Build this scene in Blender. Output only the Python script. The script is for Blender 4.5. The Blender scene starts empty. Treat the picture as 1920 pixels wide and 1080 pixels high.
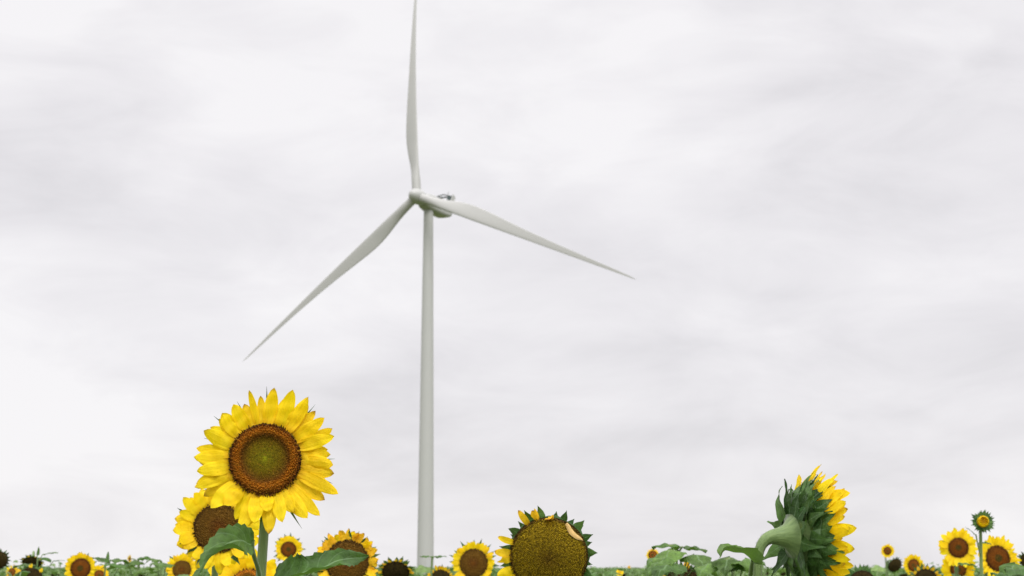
import bpy, math, random
from mathutils import Vector, Matrix, noise
PI = math.pi; R_ = math.radians
sc = bpy.context.scene
COL = sc.collection
# ------------------------------------------------------------------ camera
FPX = 3057.0; CAMH = 1.55; PITCH = math.atan(524 / FPX)
cd = bpy.data.cameras.new('camera'); cam = bpy.data.objects.new('camera', cd); COL.objects.link(cam)
cd.sensor_width = 36; cd.lens = FPX / 1920 * 36; cd.clip_start = 0.05; cd.clip_end = 9000
cam.location = (0, 0, CAMH); cam.rotation_euler = (PI / 2 + PITCH, 0, 0)
cd.dof.use_dof = True; cd.dof.focus_distance = 2.95; cd.dof.aperture_fstop = 13.5
sc.camera = cam
# ------------------------------------------------------------------ view, world, sun
sc.view_settings.view_transform = 'Standard'; sc.view_settings.look = 'None'
sc.view_settings.exposure = 0.0; sc.view_settings.gamma = 1.0; sc.view_settings.use_curve_mapping = False
SUN_EL, SUN_AZ = R_(50), R_(165)         # azimuth clockwise from +Y (the view direction)
w = bpy.data.worlds.new('World'); sc.world = w; w.use_nodes = True
nt = w.node_tree; nt.nodes.clear(); N = nt.nodes; LK = nt.links
def wn(t, **k):
    n = N.new(t)
    for a, b in k.items(): setattr(n, a, b)
    return n
sky = wn('ShaderNodeTexSky', sky_type='NISHITA', sun_disc=False, sun_elevation=SUN_EL, sun_rotation=SUN_AZ)
skm = wn('ShaderNodeVectorMath', operation='SCALE'); skm.inputs['Scale'].default_value = 0.10
LK.new(sky.outputs[0], skm.inputs[0])
tc = wn('ShaderNodeTexCoord')
def cloud(scale, loc, rot, nscale, detail, rough, dist):
    mp = wn('ShaderNodeMapping'); mp.inputs['Scale'].default_value = scale
    mp.inputs['Location'].default_value = loc; mp.inputs['Rotation'].default_value = rot
    LK.new(tc.outputs['Generated'], mp.inputs[0])
    nz = wn('ShaderNodeTexNoise'); nz.inputs['Scale'].default_value = nscale; nz.inputs['Detail'].default_value = detail
    nz.inputs['Roughness'].default_value = rough; nz.inputs['Distortion'].default_value = dist
    LK.new(mp.outputs[0], nz.inputs['Vector']); return nz.outputs['Fac']
c1 = cloud((1.0, 1.0, 2.1), (3.1, 0.4, 0.65), (0, R_(12), 0), 3.4, 3, 0.45, 0.25)
c2 = cloud((1.0, 1.0, 3.0), (7.3, 2.2, 3.0), (0, R_(-10), 0), 8.0, 8, 0.60, 0.5)
mx = wn('ShaderNodeMix', data_type='FLOAT'); mx.inputs[0].default_value = 0.36
LK.new(c1, mx.inputs[2]); LK.new(c2, mx.inputs[3])
# broad cloud banks, each at its own direction in the sky: (azimuth deg, elevation deg, half width, half height, slant, density)
nzd = wn('ShaderNodeTexNoise'); nzd.inputs['Scale'].default_value = 6; nzd.inputs['Detail'].default_value = 4
LK.new(tc.outputs['Generated'], nzd.inputs['Vector'])
dsub = wn('ShaderNodeVectorMath', operation='SUBTRACT'); LK.new(nzd.outputs['Color'], dsub.inputs[0]); dsub.inputs[1].default_value = (.5, .5, .5)
dsc = wn('ShaderNodeVectorMath', operation='SCALE'); LK.new(dsub.outputs[0], dsc.inputs[0]); dsc.inputs['Scale'].default_value = 0.10
dad = wn('ShaderNodeVectorMath', operation='ADD'); LK.new(dsc.outputs[0], dad.inputs[0]); LK.new(tc.outputs['Generated'], dad.inputs[1])
acc = mx.outputs[0]
for az, el, hw, hh, sl_, de in ((-16, 12.5, 9, 2.4, 6, -.10), (-9, 15, 6, 1.6, -12, .05), (-6.5, 17.5, 5, 2.2, 0, .035), (7, 15.6, 8, 1.1, -20, -.045), (14, 18.6, 6, 1.6, 0, .06), (-15, 18, 6, 2.2, 0, .04), (3, 14.5, 5, 2.4, 20, .06), (4, 7.2, 6, 0.9, 6, -.05), (-3, 6.6, 4, .7, -3, -.03), (7, 4.0, 7, .8, 4, -.05), (14, 2.6, 8, .9, -3, -.04), (12, 5.4, 5, .5, 5, -.03), (16, 17, 3, .8, -25, -.04), (8, 10, 6, 1.5, 10, .04), (-14, 5.5, 7, 3, 0, .04), (-5, 10, 5, 2, 10, .02)):
    m_ = wn('ShaderNodeMapping', vector_type='TEXTURE')
    m_.inputs['Location'].default_value = (math.sin(R_(az)), 0, math.sin(R_(el))); m_.inputs['Rotation'].default_value = (0, R_(sl_), 0)
    m_.inputs['Scale'].default_value = (R_(hw) * 1.5, 1e3, R_(hh) * 1.5); LK.new(dad.outputs[0], m_.inputs[0])
    ln_ = wn('ShaderNodeVectorMath', operation='LENGTH'); LK.new(m_.outputs[0], ln_.inputs[0])
    q_ = wn('ShaderNodeMapRange', interpolation_type='SMOOTHERSTEP'); q_.inputs['From Min'].default_value = 1.0; q_.inputs['From Max'].default_value = 0.0
    q_.inputs['To Max'].default_value = de * 1.15; LK.new(ln_.outputs['Value'], q_.inputs['Value'])
    a_ = wn('ShaderNodeMath', operation='ADD'); LK.new(acc, a_.inputs[0]); LK.new(q_.outputs[0], a_.inputs[1]); acc = a_.outputs[0]
rp = wn('ShaderNodeValToRGB'); LK.new(acc, rp.inputs[0])
e = rp.color_ramp.elements
e[0].position = 0.26; e[0].color = (0.690, 0.672, 0.700, 1)
e[1].position = 0.585; e[1].color = (0.950, 0.932, 0.948, 1)
for p, c in ((0.35, (0.750, 0.732, 0.758, 1)), (0.435, (0.830, 0.810, 0.836, 1)), (0.505, (0.885, 0.865, 0.888, 1))):
    q = rp.color_ramp.elements.new(p); q.color = c
# the cloud deck is brighter towards the zenith, as an overcast sky is
sep = wn('ShaderNodeSeparateXYZ'); LK.new(tc.outputs['Generated'], sep.inputs[0])
mr = wn('ShaderNodeMapRange'); mr.inputs['From Min'].default_value = 0.34; mr.inputs['From Max'].default_value = 1.0
mr.inputs['To Min'].default_value = 1.0; mr.inputs['To Max'].default_value = 2.2
LK.new(sep.outputs['Z'], mr.inputs['Value'])
vs = wn('ShaderNodeVectorMath', operation='SCALE'); LK.new(rp.outputs[0], vs.inputs[0]); LK.new(mr.outputs[0], vs.inputs['Scale'])
mc = wn('ShaderNodeMix', data_type='RGBA'); mc.inputs[0].default_value = 0.96
LK.new(skm.outputs[0], mc.inputs[6]); LK.new(vs.outputs[0], mc.inputs[7])
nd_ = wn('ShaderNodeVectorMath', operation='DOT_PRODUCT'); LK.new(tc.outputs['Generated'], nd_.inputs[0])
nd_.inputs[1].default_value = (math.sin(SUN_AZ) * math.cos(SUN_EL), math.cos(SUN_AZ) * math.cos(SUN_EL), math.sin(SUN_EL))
gl = wn('ShaderNodeMapRange', interpolation_type='SMOOTHSTEP'); gl.inputs['From Min'].default_value = 0.3; gl.inputs['From Max'].default_value = 1.0  # sky glow around the sun, added behind the camera to brighten the petals
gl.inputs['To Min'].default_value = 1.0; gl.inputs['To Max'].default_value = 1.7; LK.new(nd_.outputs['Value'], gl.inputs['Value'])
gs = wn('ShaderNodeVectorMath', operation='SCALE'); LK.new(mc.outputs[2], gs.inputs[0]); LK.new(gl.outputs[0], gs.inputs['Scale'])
bg = wn('ShaderNodeBackground'); bg.inputs[1].default_value = 1.0
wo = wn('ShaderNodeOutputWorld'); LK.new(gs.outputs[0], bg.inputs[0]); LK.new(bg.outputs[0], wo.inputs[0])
sl = bpy.data.lights.new('sun', 'SUN'); sl.energy = 1.5; sl.angle = R_(25); sl.color = (1, 0.97, 0.92)
so = bpy.data.objects.new('sun', sl); COL.objects.link(so)
sdir = Vector((math.sin(SUN_AZ) * math.cos(SUN_EL), math.cos(SUN_AZ) * math.cos(SUN_EL), math.sin(SUN_EL)))
so.rotation_euler = sdir.to_track_quat('Z', 'Y').to_euler(); so.location = (0, 0, 60)

# ------------------------------------------------------------------ helpers
def at(px, py, d):
    """world point seen at photograph pixel (px, py) at distance d along the ground"""
    c, s = math.cos(PITCH), math.sin(PITCH)
    x = (px - 960) / FPX; u = (540 - py) / FPX
    v = Vector((x, c - u * s, s + u * c)); v *= d / v.y
    return Vector((v.x, v.y, v.z + CAMH))
class MB:
    """collects one mesh: verts, faces, uv per vertex, variation per vertex"""
    def __init__(s): s.v = []; s.f = []; s.uv = []; s.va = []; s.m = []
    def add(s, pts, faces, uvs=None, var=(0.5, 0), mi=0):
        o = len(s.v); s.v += [tuple(p) for p in pts]
        s.uv += uvs if uvs else [(0, 0)] * len(pts); s.va += [var] * len(pts)
        for f in faces: s.f.append(tuple(o + i for i in f)); s.m.append(mi)
    def mesh(s, name, mats, smooth=True):
        me = bpy.data.meshes.new(name); me.from_pydata(s.v, [], s.f)
        u = me.uv_layers.new(name='UVMap'); k = me.uv_layers.new(name='var')
        li = [l.vertex_index for l in me.loops]
        u.data.foreach_set('uv', [c for i in li for c in s.uv[i]])
        k.data.foreach_set('uv', [c for i in li for c in s.va[i]])
        me.polygons.foreach_set('use_smooth', [smooth] * len(s.f))
        me.polygons.foreach_set('material_index', s.m)
        for m in (mats if isinstance(mats, (list, tuple)) else [mats]): me.materials.append(m)
        me.update(); return me
    def build(s, name, mats, parent=None, smooth=True, mat=None):
        o = bpy.data.objects.new(name, s.mesh(name, mats, smooth)); COL.objects.link(o)
        if parent: o.parent = parent
        if mat is not None: o.matrix_local = mat
        return o
def empty(name, loc, label, cat, group=None, rz=0):
    o = bpy.data.objects.new(name, None); COL.objects.link(o); o.location = loc; o.rotation_euler = (0, 0, rz)
    o.empty_display_size = 0.1; o['label'] = label; o['category'] = cat
    if group: o['group'] = group
    return o
def grid_faces(nu, nv, wrap=False):
    F = []
    for i in range(nu - 1):
        for j in range(nv if wrap else nv - 1):
            k = (j + 1) % nv
            F.append((i * nv + j, i * nv + k, (i + 1) * nv + k, (i + 1) * nv + j))
    return F
def bez(a, b, c, d, t):
    s = 1 - t; return a * s**3 + b * 3 * s * s * t + c * 3 * s * t * t + d * t**3
def catmull(P, n):
    Q = [P[0] * 2 - P[1]] + list(P) + [P[-1] * 2 - P[-2]]; out = []
    for k in range(n):
        u = k / (n - 1) * (len(P) - 1); i = min(int(u), len(P) - 2); t = u - i
        a, b, c, d = Q[i:i + 4]
        out.append(0.5 * ((2 * b) + (c - a) * t + (2 * a - 5 * b + 4 * c - d) * t * t + (3 * b - a - 3 * c + d) * t**3))
    return out
def tube(mb, P, rad, ns=8, var=(0.5, 0), mi=0, ribs=0, cap=False):
    n = len(P); V = []; UV = []
    T = [(P[min(i + 1, n - 1)] - P[max(i - 1, 0)]).normalized() for i in range(n)]
    a = Vector((1, 0, 0)) if abs(T[0].x) < 0.9 else Vector((0, 1, 0))
    for i in range(n):
        a = (a - T[i] * a.dot(T[i])).normalized(); b = T[i].cross(a)
        r = rad(i / (n - 1)) if callable(rad) else rad
        for j in range(ns):
            q = 2 * PI * j / ns; rr = r * (1 + (ribs * math.cos(q * ns / 2) if ribs else 0))
            V.append(P[i] + a * math.cos(q) * rr + b * math.sin(q) * rr); UV.append((j / ns, i / (n - 1)))
    F = grid_faces(n, ns, True)
    if cap: F += [tuple(range(ns - 1, -1, -1)), tuple((n - 1) * ns + j for j in range(ns))]
    mb.add(V, F, UV, var, mi)
def ribbon(mb, P, side, W, prof, cup=0.0, nv=5, var=(0.5, 0), ripple=0.0, seed=0, edge=0.0, mi=0, twist=0.0, veins=0.0, groove=0.0):
    """leaf-like surface along the spine P; side = width direction; cup lifts the edges along the normal"""
    n = len(P); V = []; UV = []
    for i in range(n):
        t = i / (n - 1); T = (P[min(i + 1, n - 1)] - P[max(i - 1, 0)]).normalized()
        S = (side - T * side.dot(T)).normalized(); Nn = S.cross(T)
        if twist: S = (S * math.cos(twist * t) + Nn * math.sin(twist * t)).normalized(); Nn = S.cross(T)
        wd = W * prof(t)
        for j in range(nv):
            s = -1 + 2 * j / (nv - 1); x = s * wd
            if edge and abs(s) > 0.99: x *= 1 + edge * (((i * 2 + (1 if s > 0 else 0)) % 3) - 1)
            z = cup * abs(s)**1.6 * wd
            if ripple: z += ripple * W * math.sin(7 * t + 2.1 * s + seed * 1.7) * abs(s) + ripple * 0.5 * W * math.sin(17 * t + seed + s)
            if groove: z += groove * wd * math.cos(3.5 * PI * s) * min(1, 5 * (1 - t))
            if veins: z += veins * W * math.cos(2 * PI * (t * 7 - abs(s) * 1.6)) * (0.3 + 0.7 * abs(s)) * min(1, 4 * (1 - t))
            V.append(P[i] + S * x + Nn * z - T * (0.28 * abs(s)**2 * wd if veins else 0)); UV.append(((s + 1) / 2, t))
    mb.add(V, grid_faces(n, nv), UV, var, mi)
pk = lambda f: (lambda t, m=max(f(i / 50) for i in range(51)): f(t) / m)
petal_prof = pk(lambda t: (t + 0.10)**0.62 * max(1 - t, 0)**0.66 + 0.015)
acuminate = pk(lambda t: (t + 0.12)**0.4 * max(1 - t, 0)**2.1 + 0.03)
bract_prof = pk(lambda t: (t + 0.25)**0.5 * max(1 - t, 0)**1.5 + 0.02)
leaf_prof = pk(lambda t: max(t, 0)**0.42 * max(1 - t, 0)**0.95 + 0.012)

# ------------------------------------------------------------------ materials
def newmat(name):
    m = bpy.data.materials.new(name); m.use_nodes = True; t = m.node_tree
    return m, t, t.nodes, t.links, t.nodes['Principled BSDF']
def nd(n, t, **k):
    x = n.new(t)
    for a, b in k.items(): setattr(x, a, b)
    return x
def mathn(n, l, op, a, b=None, c=None):
    x = nd(n, 'ShaderNodeMath', operation=op)
    for i, q in enumerate((a, b, c)):
        if q is None: continue
        if isinstance(q, (int, float)): x.inputs[i].default_value = q
        else: l.new(q, x.inputs[i])
    return x.outputs[0]
def mixc(n, l, f, a, b):
    x = nd(n, 'ShaderNodeMix', data_type='RGBA')
    for i, q in ((0, f), (6, a), (7, b)):
        if isinstance(q, (int, float)): x.inputs[i].default_value = q
        elif isinstance(q, tuple): x.inputs[i].default_value = (*q, 1)
        else: l.new(q, x.inputs[i])
    return x.outputs[2]
def uvnodes(n, l):
    a = nd(n, 'ShaderNodeUVMap', uv_map='UVMap'); s = nd(n, 'ShaderNodeSeparateXYZ'); l.new(a.outputs[0], s.inputs[0])
    b = nd(n, 'ShaderNodeUVMap', uv_map='var'); q = nd(n, 'ShaderNodeSeparateXYZ'); l.new(b.outputs[0], q.inputs[0])
    return a.outputs[0], s.outputs[0], s.outputs[1], q.outputs[0], q.outputs[1]
def sss(m, t, n, l, p, colour, trans, gain=1.0):
    """thin leaf or petal: part of the light passes through"""
    tr = nd(n, 'ShaderNodeBsdfTranslucent'); l.new(colour, tr.inputs[0])
    ms = nd(n, 'ShaderNodeMixShader'); ms.inputs[0].default_value = trans
    l.new(p.outputs[0], ms.inputs[1]); l.new(tr.outputs[0], ms.inputs[2])
    l.new(ms.outputs[0], n['Material Output'].inputs[0])
def noise_n(n, l, vec, scale, detail=3, rough=0.5, mscale=None):
    if mscale:
        mp = nd(n, 'ShaderNodeMapping'); mp.inputs['Scale'].default_value = mscale; l.new(vec, mp.inputs[0]); vec = mp.outputs[0]
    z = nd(n, 'ShaderNodeTexNoise'); z.inputs['Scale'].default_value = scale; z.inputs['Detail'].default_value = detail
    z.inputs['Roughness'].default_value = rough; l.new(vec, z.inputs['Vector']); return z.outputs['Fac']
def bump(n, l, p, h, strength, dist):
    b = nd(n, 'ShaderNodeBump'); b.inputs['Strength'].default_value = strength; b.inputs['Distance'].default_value = dist
    l.new(h, b.inputs['Height']); l.new(b.outputs[0], p.inputs['Normal'])
def petal_mat():
    m, t, n, l, p = newmat('petal_yellow'); uv, u, v, rnd, wit = uvnodes(n, l)
    addv = nd(n, 'ShaderNodeVectorMath', operation='ADD'); l.new(uv, addv.inputs[0])
    cx = nd(n, 'ShaderNodeCombineXYZ'); l.new(mathn(n, l, 'MULTIPLY', rnd, 40.0), cx.inputs[0]); l.new(rnd, cx.inputs[2]); l.new(cx.outputs[0], addv.inputs[1])
    st = noise_n(n, l, addv.outputs[0], 1.0, 3, 0.55, (22, 1.6, 1))
    c = mixc(n, l, rnd, (0.97, 0.76, 0.006), (0.95, 0.66, 0.004))
    c = mixc(n, l, mathn(n, l, 'MULTIPLY', mathn(n, l, 'MAXIMUM', mathn(n, l, 'SUBTRACT', mathn(n, l, 'MINIMUM', wit, 1.0), 0.45), 0.0), 1.2), c, (0.86, 0.42, 0.03))
    rampb = nd(n, 'ShaderNodeMapRange'); rampb.inputs['From Min'].default_value = 0.22; rampb.inputs['From Max'].default_value = 0.0; l.new(v, rampb.inputs['Value'])
    c = mixc(n, l, mathn(n, l, 'MULTIPLY', rampb.outputs[0], 0.7), c, (0.72, 0.33, 0.004))
    c = mixc(n, l, mathn(n, l, 'MULTIPLY', mathn(n, l, 'GREATER_THAN', st, 0.56), 0.16), c, (0.75, 0.40, 0.004))
    tip = nd(n, 'ShaderNodeMapRange'); tip.inputs['From Min'].default_value = 0.86; tip.inputs['From Max'].default_value = 0.97; l.new(v, tip.inputs['Value'])
    c = mixc(n, l, mathn(n, l, 'MULTIPLY', tip.outputs[0], mathn(n, l, 'MINIMUM', wit, 1.0)), c, (0.33, 0.13, 0.03))
    l.new(c, p.inputs['Base Color']); p.inputs['Roughness'].default_value = 0.55; p.inputs['Specular IOR Level'].default_value = 0.25
    bump(n, l, p, st, 0.8, 0.002); sss(m, t, n, l, p, c, 0.38); return m
def leaf_mat(name, dark, light, trans, pale=.45):
    m, t, n, l, p = newmat(name); uv, u, v, rnd, _ = uvnodes(n, l)
    s = mathn(n, l, 'ABSOLUTE', mathn(n, l, 'SUBTRACT', mathn(n, l, 'MULTIPLY', u, 2.0), 1.0))
    ph = mathn(n, l, 'FRACT', mathn(n, l, 'SUBTRACT', mathn(n, l, 'MULTIPLY', v, 7.0), mathn(n, l, 'MULTIPLY', s, 1.6)))
    vein = mathn(n, l, 'LESS_THAN', mathn(n, l, 'ABSOLUTE', mathn(n, l, 'SUBTRACT', ph, 0.5)), 0.055)
    mid = mathn(n, l, 'LESS_THAN', s, 0.045)
    vm = mathn(n, l, 'MULTIPLY', mathn(n, l, 'MAXIMUM', mathn(n, l, 'MULTIPLY', vein, 0.35), mid), 0.5)
    g = nd(n, 'ShaderNodeTexCoord'); nz = noise_n(n, l, g.outputs['Object'], 45, 4, 0.6)
    c = mixc(n, l, rnd, dark, light); 
    mr = nd(n, 'ShaderNodeMapRange'); mr.inputs['From Min'].default_value = 0.3; mr.inputs['From Max'].default_value = 0.7
    mr.inputs['To Min'].default_value = 0.6; mr.inputs['To Max'].default_value = 1.35; l.new(nz, mr.inputs['Value'])
    ob = nd(n, 'ShaderNodeObjectInfo'); fac = mathn(n, l, 'MULTIPLY', mr.outputs[0], mathn(n, l, 'ADD', 0.70, mathn(n, l, 'MULTIPLY', ob.outputs['Random'], 0.6)))
    sc_ = nd(n, 'ShaderNodeVectorMath', operation='SCALE'); l.new(c, sc_.inputs[0]); l.new(fac, sc_.inputs['Scale'])
    pn = noise_n(n, l, g.outputs['Object'], 11, 5, 0.65); pm = nd(n, 'ShaderNodeMapRange'); pm.inputs['From Min'].default_value = 0.60; pm.inputs['From Max'].default_value = 0.70
    pm.inputs['To Max'].default_value = 0.6; l.new(pn, pm.inputs['Value'])
    c = mixc(n, l, pm.outputs[0], sc_.outputs[0], (0.20, 0.21, 0.045))
    c = mixc(n, l, vm, c, (0.22, 0.34, 0.17))
    gb = nd(n, 'ShaderNodeNewGeometry')
    c2 = mixc(n, l, mathn(n, l, 'MULTIPLY', gb.outputs['Backfacing'], pale), c, (0.20, 0.30, 0.15))
    l.new(c2, p.inputs['Base Color']); p.inputs['Roughness'].default_value = 0.5; p.inputs['Specular IOR Level'].default_value = 0.24
    
    h = mathn(n, l, 'ADD', nz, mathn(n, l, 'MULTIPLY', vein, -0.3)); bump(n, l, p, h, 1.0, 0.004)
    tc2 = mixc(n, l, 0.5, c, (0.16, 0.34, 0.02)); sss(m, t, n, l, p, tc2, trans); return m
def stem_mat():
    m, t, n, l, p = newmat('stem_green'); uv, u, v, rnd, _ = uvnodes(n, l)
    st = noise_n(n, l, uv, 1.0, 3, 0.6, (26, 5, 1))
    c = mixc(n, l, st, (0.035, 0.090, 0.012), (0.22, 0.31, 0.10)); l.new(c, p.inputs['Base Color'])
    p.inputs['Roughness'].default_value = 0.6; p.inputs['Sheen Weight'].default_value = 0.25; bump(n, l, p, st, 0.6, 0.002); return m
def disc_mat(name, stops, speck, specc, nscale=260):
    m, t, n, l, p = newmat(name); uv, u, v, rnd, tip = uvnodes(n, l)
    rp = nd(n, 'ShaderNodeValToRGB'); g = nd(n, 'ShaderNodeTexCoord')
    wob = noise_n(n, l, g.outputs['Object'], 60, 3)
    l.new(mathn(n, l, 'ADD', u, mathn(n, l, 'MULTIPLY', mathn(n, l, 'SUBTRACT', wob, 0.5), 0.10)), rp.inputs[0])
    e = rp.color_ramp.elements; e[0].position = stops[0][0]; e[0].color = (*stops[0][1], 1); e[1].position = stops[-1][0]; e[1].color = (*stops[-1][1], 1)
    for q, c in stops[1:-1]: k = e.new(q); k.color = (*c, 1)
    c = mixc(n, l, mathn(n, l, 'MULTIPLY', mathn(n, l, 'GREATER_THAN', rnd, 1 - speck), 0.75), rp.outputs[0], specc)
    fine = noise_n(n, l, g.outputs['Object'], nscale, 2, 0.6)
    mr = nd(n, 'ShaderNodeMapRange'); mr.inputs['From Min'].default_value = 0.3; mr.inputs['From Max'].default_value = 0.7
    mr.inputs['To Min'].default_value = 0.45; mr.inputs['To Max'].default_value = 1.5; l.new(fine, mr.inputs['Value'])
    s_ = nd(n, 'ShaderNodeVectorMath', operation='SCALE'); l.new(c, s_.inputs[0]); l.new(mr.outputs[0], s_.inputs['Scale'])
    l.new(s_.outputs[0], p.inputs['Base Color']); p.inputs['Roughness'].default_value = 0.8; p.inputs['Specular IOR Level'].default_value = 0.15
    bump(n, l, p, fine, 0.8, 0.003); return m
def flat_mat(name, col, rough=0.5, var=0.06, scale=0.6, spec=0.4):
    m, t, n, l, p = newmat(name); g = nd(n, 'ShaderNodeTexCoord'); nz = noise_n(n, l, g.outputs['Object'], scale, 5, 0.6)
    c = mixc(n, l, nz, tuple(x * (1 - var) for x in col), tuple(min(1, x * (1 + var)) for x in col)); l.new(c, p.inputs['Base Color'])
    p.inputs['Roughness'].default_value = rough; p.inputs['Specular IOR Level'].default_value = spec; return m
PETAL = petal_mat()
LEAF = leaf_mat('leaf_green', (0.042, 0.100, 0.016), (0.105, 0.185, 0.038), 0.24)
BRACT = leaf_mat('bract_green', (0.014, 0.052, 0.008), (0.095, 0.180, 0.045), 0.16, 0)
FARLEAF = leaf_mat('field_leaf_green', (0.030, 0.085, 0.014), (0.185, 0.280, 0.085), 0.27)
STEM = stem_mat()
DM = {
 'main': disc_mat('disc_flowering', [(0.0, (0.46, 0.46, 0.015)), (0.10, (0.260, 0.230, 0.010)), (0.42, (0.240, 0.170, 0.008)), (0.60, (0.200, 0.100, 0.010)), (0.67, (0.220, 0.085, 0.009)), (0.75, (0.48, 0.175, 0.010)), (0.85, (0.44, 0.155, 0.010)), (0.94, (0.170, 0.060, 0.007)), (1.0, (0.030, 0.014, 0.006))], 0.10, (0.42, 0.20, 0.02), 330),
 'brown': disc_mat('disc_brown', [(0.0, (0.24, 0.090, 0.010)), (0.2, (0.15, 0.060, 0.010)), (0.5, (0.19, 0.095, 0.012)), (0.85, (0.14, 0.070, 0.009)), (1.0, (0.035, 0.018, 0.007))], 0.10, (0.25, 0.13, 0.02), 300),
 'small': disc_mat('disc_small', [(0.0, (0.09, 0.07, 0.010)), (0.28, (0.10, 0.06, 0.010)), (0.34, (0.24, 0.075, 0.006)), (0.7, (0.20, 0.065, 0.007)), (1.0, (0.050, 0.018, 0.006))], 0.08, (0.25, 0.10, 0.01), 300),
 'seed': disc_mat('disc_seeds', [(0.0, (0.17, 0.100, 0.008)), (0.35, (0.290, 0.195, 0.009)), (0.9, (0.33, 0.225, 0.010)), (0.96, (0.12, 0.07, 0.01)), (1.0, (0.045, 0.022, 0.008))], 0.20, (0.10, 0.066, 0.007), 230),
 'dark': disc_mat('disc_ripe', [(0.0, (0.040, 0.027, 0.007)), (0.8, (0.050, 0.035, 0.008)), (1.0, (0.025, 0.015, 0.006))], 0.1, (0.02, 0.012, 0.005)),
 'bud': disc_mat('disc_bud', [(0.0, (0.30, 0.14, 0.006)), (0.5, (0.62, 0.40, 0.01)), (1.0, (0.50, 0.36, 0.015))], 0.2, (0.45, 0.20, 0.01)),
}
WHITE = flat_mat('white_tower_paint', (0.40, 0.405, 0.39), 0.38, 0.035, 0.12)
BLADEM = flat_mat('white_blade_paint', (0.385, 0.385, 0.37), 0.42, 0.04, 0.15)
DARKM = flat_mat('dark_radiator', (0.03, 0.05, 0.045), 0.5, 0.2, 2)
STEEL = flat_mat('galvanised_steel', (0.42, 0.43, 0.42), 0.45, 0.1, 1)

# ------------------------------------------------------------------ setting: the ground, one sheet to the horizon
def ground():
    m, t, n, l, p = newmat('field_ground'); g = nd(n, 'ShaderNodeTexCoord')
    a = noise_n(n, l, g.outputs['Object'], 0.35, 6, 0.6); b = noise_n(n, l, g.outputs['Object'], 7, 5, 0.65)
    soil = mixc(n, l, b, (0.05, 0.036, 0.02), (0.11, 0.08, 0.045))
    k = nd(n, 'ShaderNodeMapRange'); k.inputs['From Min'].default_value = 0.36; k.inputs['From Max'].default_value = 0.50; l.new(a, k.inputs['Value'])
    green = mixc(n, l, b, (0.04, 0.07, 0.008), (0.09, 0.125, 0.02)); c = mixc(n, l, k.outputs[0], soil, green)
    l.new(c, p.inputs['Base Color']); p.inputs['Roughness'].default_value = 0.95; bump(n, l, p, b, 0.7, 0.06)
    mb = MB(); rings = [0, 1.5, 3, 6, 12, 25, 50, 100, 200, 400, 800, 1600, 3200, 6000]; ns = 48; V = []
    for i, r in enumerate(rings):
        for j in range(ns):
            q = 2 * PI * j / ns; x, y = r * math.cos(q), r * math.sin(q)
            z = 0.05 * noise.noise((x * 0.4, y * 0.4, 0)) if r < 60 else 0
            V.append((x, y, z - 0.03))
    mb.add(V, grid_faces(len(rings), ns, True)); o = mb.build('ground', m); o['kind'] = 'structure'
ground()

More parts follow.
